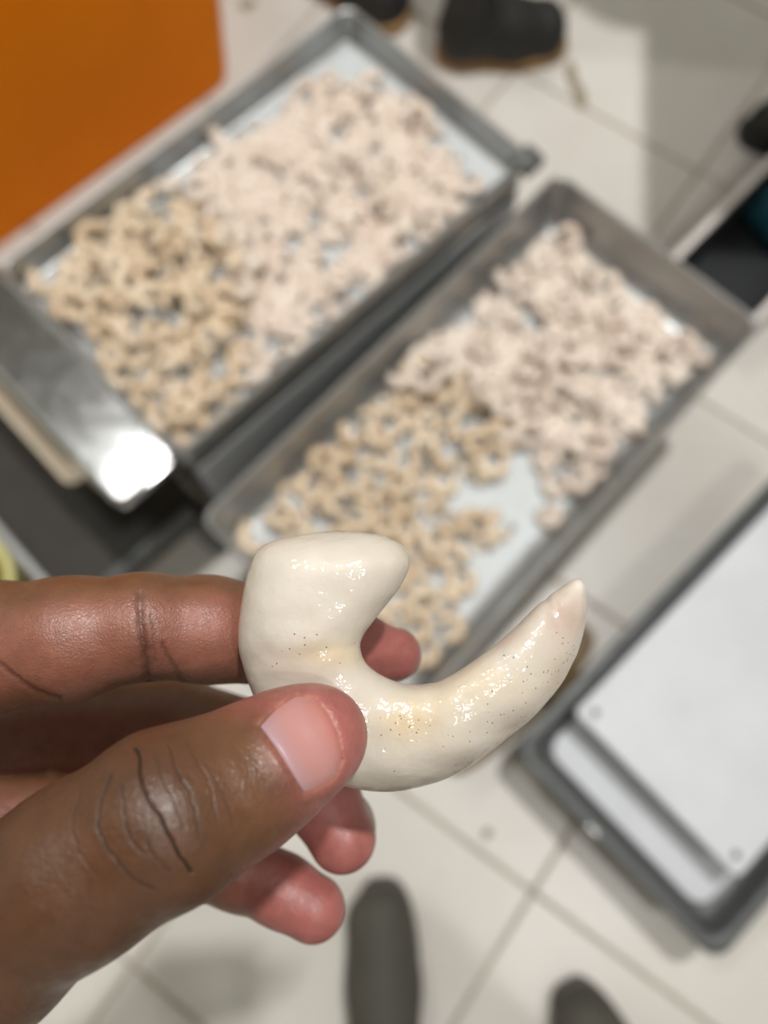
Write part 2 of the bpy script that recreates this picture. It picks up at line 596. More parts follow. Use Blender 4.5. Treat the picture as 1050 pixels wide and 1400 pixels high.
# left-hand tray, a little higher, with a broad flat lip at its near end
ZL = 0.41
ANG_L = math.radians(44.0)
f1 = np.array([math.cos(ANG_L), math.sin(ANG_L)]); f2 = np.array([math.sin(ANG_L), -math.cos(ANG_L)])
R_far = ground(733, 214, ZL)[:2]; R_near = ground(238, 622, ZL)[:2]; L_far = ground(500, 18, ZL)[:2]
W_L = 0.345
L_L = float((R_far - R_near) @ f1)
ctr_L = (R_far + R_near) / 2 - f2 * W_L / 2
lt = empty('steel_tray', (ctr_L[0], ctr_L[1], 0), ANG_L)
tag(lt, 'steel tray of shrimp with a broad shiny end lip beside the orange bin', 'tray')
make_pan(lt, L_L, W_L, ZL, 0.052, M['steel_floor'], M['steel'], slope=0.009, cove=0.006)
# lip: flat plate with turned-up bright edge (local x negative is the near end)
LIPW = 0.088
lip = obj('end_lip', None, None, lt) if False else None
rings = [rounded_rect(LIPW / 2, W_L / 2 + 0.002, 0.012, -0.012), rounded_rect(LIPW / 2, W_L / 2 + 0.002, 0.012, 0.002),
         rounded_rect(LIPW / 2 - 0.003, W_L / 2 - 0.001, 0.010, 0.0035), rounded_rect(LIPW / 2 - 0.007, W_L / 2 - 0.005, 0.008, 0.0012)]
lip = obj('end_lip', loft('end_lip', rings), M['steel_shiny'], lt, (-L_L / 2 - LIPW / 2 + 0.003, 0, ZL - 0.001))
obj('corner_bracket', box_mesh('corner_bracket', 0.034, 0.034, 0.020, 0.006), M['steel_dark'], lt, (L_L / 2 - 0.004, -W_L / 2 + 0.004, ZL - 0.012))
obj('rivet', box_mesh('rivet', 0.012, 0.012, 0.012, 0.004), M['steel_dark'], lt, (L_L / 2 - 0.095, -W_L / 2 + 0.004, ZL - 0.004))
lip['label'] = 'broad mirror-bright steel lip'
ls = make_stand('tray_stand', 'dark steel stand with a lower shelf under the lipped tray', ctr_L, ANG_L, L_L, W_L, ZL - 0.052, True, 0.020)

# side apron of the stand, facing the deep tray
ap = obj('side_panel', box_mesh('side_panel', L_L - 0.02, 0.004, 0.235, 0.001), M['panel'], ls, (0.0, -(W_L / 2 - 0.020) - 0.017, 0.220))

# low dark cart pushed against the near end of the stand, with a cream tray on it
def lpt(x, y): return ctr_L + f1 * x - f2 * y         # local tray coordinates -> world
CX0, CX1 = -L_L / 2 - 0.235, -L_L / 2 - 0.008
cart = empty('low_cart', tuple(np.append(lpt((CX0 + CX1) / 2, 0.02), 0)), ANG_L)
tag(cart, 'low dark steel cart on the tiles under the shiny tray lip', 'cart')
CL_, CW_ = CX1 - CX0, 0.37
obj('deck', box_mesh('deck', CL_, CW_, 0.03, 0.004, (0, 0, 0.185)), M['deck'], cart)
for sx in (-1, 1):
    for sy in (-1, 1):
        obj('leg', box_mesh('leg', 0.03, 0.03, 0.1695, 0.003, (sx * (CL_ / 2 - 0.02), sy * (CW_ / 2 - 0.02), 0.08475)), M['steel_dark'], cart)
obj('edge_rail', box_mesh('edge_rail', 0.014, CW_ - 0.01, 0.03, 0.004, (-CL_ / 2 + 0.007, 0, 0.216)), M['steel'], cart)
obj('edge_rail', box_mesh('edge_rail', CL_ - 0.05, 0.014, 0.03, 0.004, (0.01, -CW_ / 2 + 0.007, 0.216)), M['steel_dark'], cart)
ct = empty('plastic_tray', tuple(np.append(lpt(-L_L / 2 - 0.074, 0.055), 0.2005)), ANG_L)
tag(ct, 'narrow cream plastic tray on the low cart under the shiny lip', 'tray')
make_pan(ct, 0.085, 0.25, 0.12, 0.118, M['cream'], M['cream'], rim_w=0.022, slope=0.024)

# steel box standing in a shallow tray at the right
ANG_B = math.radians(43.5)
b1 = np.array([math.cos(ANG_B), math.sin(ANG_B)]); b2 = np.array([math.sin(ANG_B), -math.cos(ANG_B)])
ZBR = 0.14
n0 = ground(706, 1016, ZBR)[:2]; n1 = ground(974, 1330, ZBR)[:2]
W_B = float(np.linalg.norm(n1 - n0))
L_B = 0.62
ctr_B = (n0 + n1) / 2 + b1 * L_B / 2
bt = empty('steel_tray', (ctr_B[0], ctr_B[1], 0), ANG_B)
tag(bt, 'shallow dark-rimmed steel tray on the tiles holding the riveted box', 'tray')
make_pan(bt, L_B, W_B, ZBR, 0.045, M['steel_lid'], M['steel_dark'], slope=0.024, rim_w=0.018, r=0.024, rim_mat=M['steel_dark'])
for sx in (-1, 1):
    for sy in (-1, 1):
        obj('foot', box_mesh('foot', 0.035, 0.035, 0.0949, 0.004, (sx * 0.24, sy * 0.10, 0.04745)), M['steel_dark'], bt)
obj('latch', box_mesh('latch', 0.012, 0.022, 0.014, 0.004), M['steel_shiny'], bt, (-L_B / 2 + 0.004, 0.035, ZBR - 0.002))
ZP = 0.172
p0 = ground(786, 972, ZP)[:2]; p1 = ground(1008, 1204, ZP)[:2]
W_P = float(np.linalg.norm(p1 - p0)); L_P = 0.50
ctr_P = (p0 + p1) / 2 + b1 * L_P / 2
pb = empty('steel_box', (ctr_P[0], ctr_P[1], 0), ANG_B)
tag(pb, 'flat-topped steel box with a riveted pale lid standing in a tray', 'box')
zb0 = ZBR - 0.045 + 0.0040
obj('box_body', box_mesh('box_body', L_P - 0.07, W_P - 0.07, ZP - 0.012 - zb0, 0.006, (0, 0, (ZP - 0.012 + zb0) / 2)), M['steel_dark'], pb)
obj('box_lid', loft('box_lid', [rounded_rect(L_P / 2, W_P / 2, 0.010, ZP - 0.012), rounded_rect(L_P / 2, W_P / 2, 0.010, ZP - 0.002),
                                rounded_rect(L_P / 2 - 0.002, W_P / 2 - 0.002, 0.008, ZP)]), M['steel_lid'], pb)
for sx in (-1, 1):
    for sy in (-1, 1):
        bm = bmesh.new()
        bmesh.ops.create_uvsphere(bm, u_segments=12, v_segments=8, radius=0.0055)
        for v in bm.verts: v.co.z *= 0.45
        obj('rivet', bm_mesh('rivet', bm, True), M['steel_dark'], pb, (sx * (L_P / 2 - 0.02), sy * (W_P / 2 - 0.02), ZP))

# ------------------------------------------------------------------ orange bin, crate, basket
og = empty('orange_bin', tuple(ground(322, 104, 0)), math.radians(43))
tag(og, 'tall bright orange plastic bin behind the lipped steel tray', 'bin')
bl, bw, bh = 0.62, 0.42, 0.62
def bin_ring(z, grow, inset=0.0, r=0.05):
    ring = rounded_rect(bl / 2 + grow - inset, bw / 2 + grow - inset, r, z, 8)
    return [(x - bl / 2, y + bw / 2, zz) for x, y, zz in ring]
rings = [bin_ring(0.002, 0), bin_ring(0.02, 0.004), bin_ring(bh - 0.04, 0.05), bin_ring(bh - 0.038, 0.062), bin_ring(bh, 0.062),
         bin_ring(bh, 0.045), bin_ring(bh - 0.05, 0.042), bin_ring(0.025, -0.004), bin_ring(0.022, -0.03)]
obj('bin_body', loft('bin_body', rings), M['orange'], og)
hb = obj('bin_handle', box_mesh('bin_handle', 0.03, 0.14, 0.03, 0.008), M['orange'], og, (0.07, bw / 2, bh - 0.07))

kc = ground(946, 338, 0.12) - 0.05 * np.array([math.cos(math.radians(46)), math.sin(math.radians(46)), 0])
ANG_K = math.radians(46)
kr = empty('black_crate', (kc[0], kc[1], 0), ANG_K)
tag(kr, 'black plastic crate with a pale rim beyond the deep tray', 'crate')
kl, kw, kh = 0.42, 0.15, 0.12
def kring(z, g, r=0.012):
    return [(x + kl / 2, y - kw / 2, zz) for x, y, zz in rounded_rect(kl / 2 + g, kw / 2 + g, r, z)]
obj('crate_body', loft('crate_body', [kring(0.002, -0.008), kring(kh, 0.0), kring(kh, -0.004), kring(0.02, -0.012)]), M['black'], kr)
rr = [kring(kh - 0.012, 0.001), kring(kh - 0.012, 0.013), kring(kh + 0.003, 0.013), kring(kh + 0.003, 0.001), kring(kh - 0.012, 0.001)]
obj('crate_rim', loft('crate_rim', rr, False, False), M['rim'], kr)
# teal cloth lying in the crate
nx, ny = 14, 8
vs, fs = [], []
for i in range(nx):
    for j in range(ny):
        vs.append((0.235 + 0.165 * i / (nx - 1), -0.022 - 0.106 * j / (ny - 1), 0.078 + 0.012 * math.sin(i * 1.1 + j * 0.6) + 0.008 * math.cos(j * 1.7)))
for i in range(nx - 1):
    for j in range(ny - 1):
        fs.append((i * ny + j, i * ny + j + 1, (i + 1) * ny + j + 1, (i + 1) * ny + j))
cl = obj('cloth', mesh_from('cloth', vs, fs), M['teal'], None, tuple(kr.location))
cl.rotation_euler = (0, 0, ANG_K)
md = cl.modifiers.new('thickness', 'SOLIDIFY'); md.thickness = 0.05; md.offset = -1
tag(cl, 'crumpled teal cloth lying in the black crate', 'cloth')

# pale yellow basket on the floor beside the stand
yb = ground(-58, 800, 0.2)
yo = empty('yellow_basket', (yb[0], yb[1], 0), 0.7)
tag(yo, 'pale yellow plastic basket on the floor beside the dark stand', 'basket')
def circ(r, z, n=28): return [(r * math.cos(2 * math.pi * k / n), r * math.sin(2 * math.pi * k / n), z) for k in range(n)]
obj('basket_body', loft('basket_body', [circ(0.05, 0.002), circ(0.066, 0.195), circ(0.063, 0.195), circ(0.047, 0.008)]), M['yellow'], yo)
obj('basket_rim', loft('basket_rim', [circ(0.066, 0.19), circ(0.076, 0.19), circ(0.076, 0.203), circ(0.066, 0.203), circ(0.066, 0.19)], False, False), M['yellow'], yo)

# ------------------------------------------------------------------ added table and bowl, out of view, placed to shade the far tiles
KEY = np.array(KEY_LAMP[0])
def toward_key(u, v, z):
    P = ground(u, v, 0)
    return P + (KEY - P) * (z / KEY[2])
ZT = 0.80
ta = toward_key(880, 92, ZT); tb = toward_key(880, 300, ZT)
dirv = (ta - tb)[:2]; dirv /= np.linalg.norm(dirv)
tang = math.atan2(dirv[1], dirv[0])
TL_, TW_ = float(np.linalg.norm((ta - tb)[:2])) + 0.34, 0.70
tab = empty('shade_table', tuple(np.append(ta[:2] + dirv * 0.28 - dirv * TL_ / 2 + np.array([dirv[1], -dirv[0]]) * TW_ / 2, 0)), tang)
tag(tab, 'steel table added out of view to shade the far tiles', 'table')
obj('tabletop', box_mesh('tabletop', TL_, TW_, 0.03, 0.004, (0, 0, ZT - 0.015)), M['steel'], tab)
lg = box_mesh('leg', 0.035, 0.035, ZT - 0.031, 0.004, (0, 0, (ZT - 0.031) / 2))
for sx in (-1, 1):
    for sy in (-1, 1):
        obj('leg', lg, M['steel_frame'], tab, (sx * (TL_ / 2 - 0.06), sy * (TW_ / 2 - 0.26) - 0.18, 0))
bc = toward_key(868, -40, 0.97)
bs = empty('shade_basin', (bc[0], bc[1], ZT + 0.0005))
tag(bs, 'round white bowl added out of view to shade the far tiles', 'shade_basin')
obj('basin_body', loft('basin_body', [circ(0.085, 0), circ(0.108, 0.165), circ(0.105, 0.165), circ(0.082, 0.006)]), M['shade_basin'], bs)
obj('basin_rim', loft('basin_rim', [circ(0.107, 0.16), circ(0.118, 0.162), circ(0.118, 0.17), circ(0.107, 0.17), circ(0.107, 0.16)], False, False), M['shade_basin'], bs)

# ------------------------------------------------------------------ boots and legs
def boot_fn(P):
    """rubber boot along +x in metres, heel at 0, toe at 0.28, shaft up to 0.34"""
    a = np.array
    d = seg_dist(P, a([0.045, 0, 0.045]), a([0.15, 0, 0.045]), 0.040, 0.044)
    d = smin(d, seg_dist(P, a([0.15, 0, 0.042]), a([0.228, 0.004, 0.036]), 0.047, 0.047), 0.02)
    d = smin(d, seg_dist(P, a([0.05, 0, 0.06]), a([0.062, 0, 0.16]), 0.044, 0.047), 0.03)
    d = smin(d, seg_dist(P, a([0.10, 0, 0.075]), a([0.17, 0, 0.05]), 0.040, 0.036), 0.03)
    d = smin(d, seg_dist(P, a([0.062, 0, 0.16]), a([0.055, 0, 0.33]), 0.047, 0.060), 0.02)
    d = np.maximum(d, 0.012 - P[:, 2])
    d = np.maximum(d, P[:, 2] - 0.33)
    return d
bV, bQ = surface_nets(boot_fn, (-0.05, -0.08, 0.0), (0.30, 0.08, 0.36), 0.006)
boot_me = np_mesh('boot_upper', bV, bQ)
def sole_outline(g=0.0, z=0.0):
    pts = []
    for k in range(40):
        a = 2 * math.pi * k / 40
        x = 0.140 + (0.141 + g) * math.cos(a)
        s = (x - 0.0) / 0.28
        w = 0.041 + 0.010 * max(0, min(1, (s - 0.35) / 0.3))
        sy = math.copysign(abs(math.sin(a)) ** 0.62, math.sin(a))
        pts.append((x, (w + g) * sy, z))
    return pts
sole_me = loft('sole', [sole_outline(-0.002, 0.0), sole_outline(0.0, 0.003), sole_outline(0.001, 0.016), sole_outline(-0.008, 0.020)])


def make_boot(parent, loc, rz, upper, sole, sc=1.0):
    bo = obj('boot', boot_me.copy(), None, parent, loc)
    bo.data.materials.append(upper)
    bo.rotation_euler = (0, 0, rz)
    obj('sole', sole_me.copy(), sole, bo)
    bo.scale = (0.82 * sc if sc > 1 else 1, sc, sc)
    return bo


def legs_mesh(name, feet, hip, top):
    """two trouser legs joined at the hips; feet = ankle positions"""
    feet = [np.array(f, float) for f in feet]; hip = np.array(hip, float)
    side = feet[1] - feet[0]; side[2] = 0; side /= np.linalg.norm(side)
    def fn(P):
        d = None
        for f, s in zip(feet, (-1, 1)):
            k = (f + hip + side * s * 0.09) / 2; k[2] = 0.50
            a = seg_dist(P, np.array([f[0], f[1], 0.30]), k, 0.048, 0.062)
            b = seg_dist(P, k, hip + side * s * 0.09, 0.062, 0.088)
            c = smin(a, b, 0.02)
            d = c if d is None else smin(d, c, 0.03)
        d = smin(d, seg_dist(P, hip - side * 0.07 + np.array([0, 0, .04]), hip + side * 0.07 + np.array([0, 0, .04]), 0.11, 0.11), 0.05)
        return np.maximum(d, P[:, 2] - top)
    lo = np.minimum(np.minimum(feet[0], feet[1]), hip) - 0.25; hi = np.maximum(np.maximum(feet[0], feet[1]), hip) + 0.25
    lo[2] = 0.2; hi[2] = top + 0.03
    V, Q = surface_nets(fn, lo, hi, 0.012)
    return np_mesh(name, V, Q)


def worker(label, boots, hip, upper, sole, sc=1.0):
    hip = np.array(hip, float)
    ank = [(x + 0.057 * math.cos(a), y + 0.057 * math.sin(a), 0.3) for x, y, a in boots]
    me = legs_mesh('person', ank, hip, 1.0)
    o = obj('person', me, M['trouser'])
    tag(o, label, 'person')
    for x, y, a in boots:
        make_boot(o, (x, y, 0), a, upper, sole, sc)
    return o

g1 = ground(598, 62, 0.0)
worker('worker in dark trousers and black tan-soled boots standing beyond the trays',
       [(g1[0] - 0.004, g1[1] - 0.03, math.radians(6)), (-0.16, 1.52, math.radians(-38))], (0.02, 1.68, 0.86), M['boot_black'], M['sole'], 1.12)
g2 = ground(1003, 188, 0.0)
rb = empty('rubber_boot', (g2[0] + 0.286, g2[1] - 0.012, 0), math.radians(177))
tag(rb, 'black rubber boot on the tiles with only its toe showing past the black crate', 'boot')
bo_ = obj('boot_upper', boot_me.copy(), M['boot_black'], rb)
obj('sole', sole_me.copy(), M['boot_black'], rb)

# ------------------------------------------------------------------ dirt and the brown slipper
def blob(name, pts_px, z, th, mat):
    P = [ground(u, v, z) for u, v in pts_px]
    c = np.mean(P, 0)
    low = [(p[0] - c[0], p[1] - c[1], 0.0) for p in P]
    top = [((p[0] - c[0]) * 0.9, (p[1] - c[1]) * 0.9, th) for p in P]
    return obj(name, loft(name, [low, top]), mat, None, tuple(c))
tag(blob('mud_smear', [(772, 92), (780, 82), (787, 92), (790, 108), (802, 128), (801, 148), (791, 150), (783, 126), (775, 108)], 0.0002, 0.0006, M['mud']),
    'brown muddy smear on the tile beyond the trays', 'dirt', kind='stuff')
tag(blob('mud_smear', [(325, 4), (345, -2), (352, 6), (334, 16)], 0.0002, 0.0006, M['mud']), 'small dark dirt mark on the tile beside the orange bin', 'dirt', kind='stuff')
tag(blob('mud_smear', [(660, 1134), (670, 1132), (674, 1141), (666, 1148), (659, 1143)], 0.0002, 0.0005, M['mud']), 'small brown spot on the tile near the steel box', 'dirt', kind='stuff')
sa, sb_ = ground(628, 1040, 0.03), ground(795, 868, 0.03)
sd = sb_ - sa; sl = float(np.linalg.norm(sd)); sang = math.atan2(sd[1], sd[0])
sm = (sa + sb_) / 2
sl_o = empty('slipper', (sm[0], sm[1], 0), sang)
tag(sl_o, 'brown rubber slipper on the tiles between the deep tray and steel box', 'slipper')
def slip_ring(g, z):
    pts = []
    for k in range(36):
        a = 2 * math.pi * k / 36
        x = math.cos(a); w = 0.040 + 0.008 * x
        pts.append(((sl / 2 + 0.02 + g) * x, (w + g) * math.copysign(abs(math.sin(a)) ** 0.75, math.sin(a)), z))
    return pts
obj('sole', loft('sole', [slip_ring(-0.003, 0), slip_ring(0, 0.004), slip_ring(0, 0.02), slip_ring(-0.004, 0.024)]), M['slipper'], sl_o)
sv, sf = [], []
for i in range(6):
    for j in range(11):
        a = math.pi * j / 10
        sv.append((0.02 + 0.014 * i, (0.043 + 0.003) * math.cos(a), 0.012 + (0.052 - 0.004 * i) * math.sin(a)))
for i in range(5):
    for j in range(10):
        sf.append((i * 11 + j, i * 11 + j + 1, (i + 1) * 11 + j + 1, (i + 1) * 11 + j))
so = obj('strap', mesh_from('strap', sv, sf), M['slipper'], sl_o)
so.modifiers.new('thickness', 'SOLIDIFY').thickness = 0.004

# ------------------------------------------------------------------ the small shrimp in the trays
def small_shrimp(name, turn, R, r0, seed):
    """curled peeled shrimp lying flat: tapered tube on an arc, thick head end, small tail fan"""
    rg = np.random.default_rng(seed)
    ns, nr = 13, 8
    verts, faces = [], []
    for i in range(ns):
        s = i / (ns - 1)
        a = math.radians(turn) * (s - 0.5)
        rad = R * (1.0 - 0.16 * s)
        rr = r0 * (1.0 - 0.42 * s ** 1.3) * (1 + 0.10 * math.sin(s * 24)) * (0.80 if i == 0 else 1)
        if i == ns - 1: rr *= 0.45
        cx, cy = rad * math.cos(a), rad * math.sin(a)
        zc = rr * 0.96 + 0.003 * s * math.sin(seed)
        for j in range(nr):
            b = 2 * math.pi * j / nr
            q = rr * (1 + rg.uniform(-0.08, 0.08))
            verts.append(((rad + q * math.cos(b)) * math.cos(a), (rad + q * math.cos(b)) * math.sin(a), zc + q * 0.95 * math.sin(b)))
    for i in range(ns - 1):
        for j in range(nr):
            k = (j + 1) % nr
            faces.append((i * nr + j, i * nr + k, (i + 1) * nr + k, (i + 1) * nr + j))
    faces.append(tuple(reversed(range(nr)))); faces.append(tuple((ns - 1) * nr + j for j in range(nr)))
    # tail fan
    a = math.radians(turn) * 0.5; rad = R * 0.84
    c = np.array([rad * math.cos(a), rad * math.sin(a)]); tn = np.array([-math.sin(a), math.cos(a)]); rd = np.array([math.cos(a), math.sin(a)])
    for sgn in (-1, 1):
        b0 = len(verts)
        for dd, ww, zz in ((0, 0, 0.006), (0.007, 0.001, 0.007), (0.009, 0.005, 0.006), (0.004, 0.004, 0.003)):
            p = c + tn * dd + rd * ww * sgn
            verts.append((p[0], p[1], zz))
        faces.append((b0, b0 + 1, b0 + 2, b0 + 3)); faces.append((b0 + 3, b0 + 2, b0 + 1, b0))
    me = mesh_from(name, verts, faces)
    return me

VARI = [(335, 0.0130, 0.0086, 1), (305, 0.0135, 0.0088, 2), (275, 0.0140, 0.0086, 3), (240, 0.0150, 0.0088, 4), (320, 0.0120, 0.0080, 5), (190, 0.018, 0.0086, 6)]
SM = {'tan': [small_shrimp('shrimp', *v) for v in VARI], 'pale': [small_shrimp('shrimp', *v) for v in VARI]}
for k in SM:
    for me in SM[k]:
        me.materials.append(M[k + '_shrimp'])


def in_poly(p, poly):
    x, y = p; c = False
    for i in range(len(poly)):
        x1, y1 = poly[i]; x2, y2 = poly[i - 1]
        if (y1 > y) != (y2 > y) and x < (x2 - x1) * (y - y1) / (y2 - y1) + x1: c = not c
    return c


class Heap:
    """drops shrimp on a tray floor, each resting on what lies under it"""
    def __init__(s, root, L, W, zf, m=0.038):
        s.m = m
        s.root, s.L, s.W, s.zf = root, L, W, zf
        s.ang = root.rotation_euler[2]; s.c = np.array(root.location[:2])
        s.res = 0.004
        s.H = np.zeros((int(L / s.res) + 2, int(W / s.res) + 2))
        s.R = np.array([[math.cos(s.ang), math.sin(s.ang)], [-math.sin(s.ang), math.cos(s.ang)]])

    def fill(s, poly_px, n, dmin, kind, label, group, relax=0.93, weights=None, big=1.0):
        poly = [tuple(s.R @ (ground(u, v, s.zf + 0.01)[:2] - s.c)) for u, v in poly_px]
        xs = [p[0] for p in poly]; ys = [p[1] for p in poly]
        m = s.m
        pts = []; d = dmin; fails = 0
        while len(pts) < n:
            p = (random.uniform(max(min(xs), -s.L / 2 + m), min(max(xs), s.L / 2 - m)), random.uniform(max(min(ys), -s.W / 2 + m), min(max(ys), s.W / 2 - m)))
            if in_poly(p, poly) and all((p[0] - q[0]) ** 2 + (p[1] - q[1]) ** 2 > d * d for q in pts):
                pts.append(p); fails = 0
            else:
                fails += 1
                if fails > 400: d *= relax; fails = 0
        random.shuffle(pts)
        for p in pts:
            k = random.choices(range(len(VARI)), weights or [3, 4, 4, 3, 3, 1])[0]
            sc = random.uniform(0.92, 1.15) * big
            rad = (VARI[k][1] + 0.004) * sc
            i, j = int((p[0] + s.L / 2) / s.res), int((p[1] + s.W / 2) / s.res)
            q = int(rad / s.res)
            sub = s.H[max(0, i - q):i + q + 1, max(0, j - q):j + q + 1]
            z = float(np.quantile(sub, 0.75)) * 0.86
            tilt = random.uniform(-0.12, 0.12) if z < 0.003 else random.uniform(-0.4, 0.4)
            lift = abs(tilt) * 0.018
            s.H[max(0, i - q):i + q + 1, max(0, j - q):j + q + 1] = np.maximum(sub, min(z + 0.0125 * sc, 0.032))
            o = bpy.data.objects.new('shrimp', random.choice([SM[kind][k]]))
            COL.objects.link(o)
            w = s.R.T @ np.array(p) + s.c
            o.location = (w[0], w[1], s.zf + 0.0006 + min(z, 0.026) + lift)
            o.rotation_euler = (tilt + (math.pi if False else 0), random.uniform(-1, 1) * abs(tilt), random.uniform(0, 6.283))
            o.scale = (sc, sc, sc)
            tag(o, label, 'shrimp', group)

hl = Heap(lt, L_L, W_L, ZL - 0.052 + 0.0038, 0.024)
hl.fill([(-120, 400), (0, 352), (90, 335), (180, 283), (262, 265), (318, 350), (335, 420), (335, 590), (250, 680), (120, 580), (-60, 460)], 76, 0.032, 'tan',
        'tan curled shrimp spread at the lip end of the tray beside the orange bin', 'tan shrimp in the lipped tray')
hl.fill([(225, 265), (320, 175), (430, 105), (545, 115), (645, 215), (650, 290), (560, 385), (490, 455), (410, 520), (345, 565), (325, 400), (300, 320)], 70, 0.030, 'pale',
        'pale pinkish shrimp heaped at the far end of the tray beside the orange bin', 'pale shrimp in the lipped tray')
hr = Heap(rt, L_R, W_R, ZR - 0.085 + 0.0038)
hr.fill([(285, 720), (400, 620), (480, 545), (560, 515), (640, 525), (700, 590), (680, 640), (615, 655), (610, 690), (690, 705), (680, 735), (620, 750), (655, 795), (610, 830), (620, 880), (570, 905), (480, 900), (330, 800)], 78, 0.028, 'tan',
        'tan curled shrimp spread at the near end of the deep steel tray', 'tan shrimp in the deep tray')
hr.fill([(520, 530), (640, 380), (700, 310), (755, 275), (850, 318), (895, 395), (990, 430), (985, 500), (920, 585), (850, 650), (795, 655), (785, 725), (755, 715), (740, 640), (690, 590), (620, 530)], 82, 0.030, 'pale',
        'pale pinkish shrimp heaped at the far end of the deep steel tray', 'pale shrimp in the deep tray')

def shrimp_bed(heap, name, poly_px, n, label):
    """the shrimp that lie under the heap, too buried to pick apart"""
    poly = [tuple(heap.R @ (ground(u, v, heap.zf + 0.01)[:2] - heap.c)) for u, v in poly_px]
    xs = [p[0] for p in poly]; ys = [p[1] for p in poly]
    V, Fc = [], []
    srcs = []
    for me in SM['pale']:
        co = np.empty(len(me.vertices) * 3, np.float32); me.vertices.foreach_get('co', co)
        srcs.append((co.reshape(-1, 3), [tuple(p.vertices) for p in me.polygons]))
    k = 0
    while k < n:
        p = (random.uniform(max(min(xs), -heap.L / 2 + 0.04), min(max(xs), heap.L / 2 - 0.04)), random.uniform(max(min(ys), -heap.W / 2 + 0.04), min(max(ys), heap.W / 2 - 0.04)))
        if not in_poly(p, poly): continue
        k += 1
        co, fc = random.choice(srcs)
        a = random.uniform(0, 6.283)
        b = len(V)
        ca, sa_ = math.cos(a), math.sin(a)
        for x, y, z in co:
            V.append((p[0] + ca * x - sa_ * y, p[1] + sa_ * x + ca * y, z + 0.0008))
        Fc += [tuple(b + i for i in f) for f in fc]
    o = obj(name, mesh_from(name, V, Fc), M['pale_shrimp'], None, (heap.c[0], heap.c[1], heap.zf))
    o.rotation_euler = (0, 0, heap.ang)
    tag(o, label, 'shrimp', kind='stuff')

shrimp_bed(hl, 'shrimp_heap', [(250, 270), (330, 180), (430, 125), (540, 140), (615, 235), (605, 310), (530, 385), (470, 435), (400, 490), (350, 525), (330, 400), (310, 320)], 150,
           'bottom layer of pale shrimp in the tray beside the orange bin')
shrimp_bed(hr, 'shrimp_heap', [(540, 530), (640, 390), (705, 320), (755, 285), (845, 328), (885, 395), (980, 435), (975, 495), (910, 575), (840, 640), (780, 640), (740, 620), (690, 580), (620, 525)], 150,
           'bottom layer of pale shrimp in the deep steel tray')

# ------------------------------------------------------------------ the large shrimp in the hand
def catmull(P, n):
    P = np.asarray(P, float)
    Q = np.concatenate([[2 * P[0] - P[1]], P, [2 * P[-1] - P[-2]]])
    out = []
    for i in range(len(P) - 1):
        a, b, c, d = Q[i:i + 4]
        for k in range(n):
            t_ = k / n
            out.append(0.5 * (2 * b + (c - a) * t_ + (2 * a - 5 * b + 4 * c - d) * t_ ** 2 + (3 * b - a - 3 * c + d) * t_ ** 3))
    out.append(P[-1])
    return np.array(out)

# outer edge px, inner edge px, depth of the middle (mm), half thickness (mm)
SEC = [((400, 733), (520, 731), 162, 4.5), ((362, 744), (549, 745), 162, 8.2), ((345, 765), (560, 768), 161.5, 10.3), ((334, 800), (548, 801), 161.5, 11.2),
       ((327, 845), (516, 843), 161.5, 11.4), ((326, 885), (496, 870), 161.5, 11.2), ((336, 925), (493, 889), 161.5, 10.8), ((356, 970), (499, 905), 162, 10.4),
       ((393, 1025), (512, 917), 162, 10.2), ((440, 1063), (530, 927), 162, 10.2), ((490, 1079), (552, 934), 162, 10.2), ((545, 1082), (580, 935), 162, 10.2),
       ((600, 1069), (610, 927), 162, 10.0), ((645, 1046), (640, 909), 162.5, 9.8), ((690, 1013), (675, 883), 163, 9.4), ((730, 980), (705, 857), 163.5, 8.8),
       ((762, 943), (730, 832), 164, 8.0), ((784, 907), (748, 816), 164.5, 6.8), ((795, 876), (760, 808), 165, 5.4), ((801, 848), (768, 803), 165, 4.6), ((803, 820), (778, 796), 165, 3.6), ((801, 802), (787, 792), 165, 2.2)]
arr = np.array([[*a, *b, c, d] for a, b, c, d in SEC], float)
arr = catmull(arr, 5)
NR = 40
rows = []
for ia, a in enumerate(arr):
    si = ia / 5.0
    ntc = 1 - 0.085 * math.exp(-((si - 16.9) / 0.30) ** 2) - 0.03 * math.exp(-((si - 14.2) / 0.3) ** 2) - 0.025 * math.exp(-((si - 11.6) / 0.3) ** 2) - 0.02 * math.exp(-((si - 5.6) / 0.3) ** 2)
    o_ = campt(a[0], a[1], a[4]); i_ = campt(a[2], a[3], a[4])
    c = (o_ + i_) / 2; hw = (o_ - i_) / 2
    vd = -c / np.linalg.norm(c)                     # towards the lens
    row = []
    for k in range(NR):
        th = 2 * math.pi * k / NR
        cs, sn = math.cos(th), math.sin(th)
        e = 0.86
        row.append(c + hw * (0.5 + 0.5 * ntc) * math.copysign(abs(cs) ** e, cs) + vd * a[5] * ntc * math.copysign(abs(sn) ** e, sn))
    rows.append(row)
rows = np.array(rows)
capA = campt(460, 724, 162); capB = campt(795, 790, 165)
sV = np.concatenate([rows.reshape(-1, 3), [capA, capB]])
sF = []
nrw = len(rows)
for i in range(nrw - 1):
    for k in range(NR):
        j = (k + 1) % NR
        sF.append((i * NR + k, i * NR + j, (i + 1) * NR + j, (i + 1) * NR + k))
iA, iB = nrw * NR, nrw * NR + 1
for k in range(NR):
    j = (k + 1) % NR
    sF.append((iA, j, k)); sF.append((iB, (nrw - 1) * NR + k, (nrw - 1) * NR + j))
from mathutils import noise as mnoise
def lump(P, s): return np.array([mnoise.noise(Vector(p * s)) for p in P])
dirs = sV - np.concatenate([np.repeat(rows.mean(1), NR, 0), rows[[0, -1]].mean(1)])
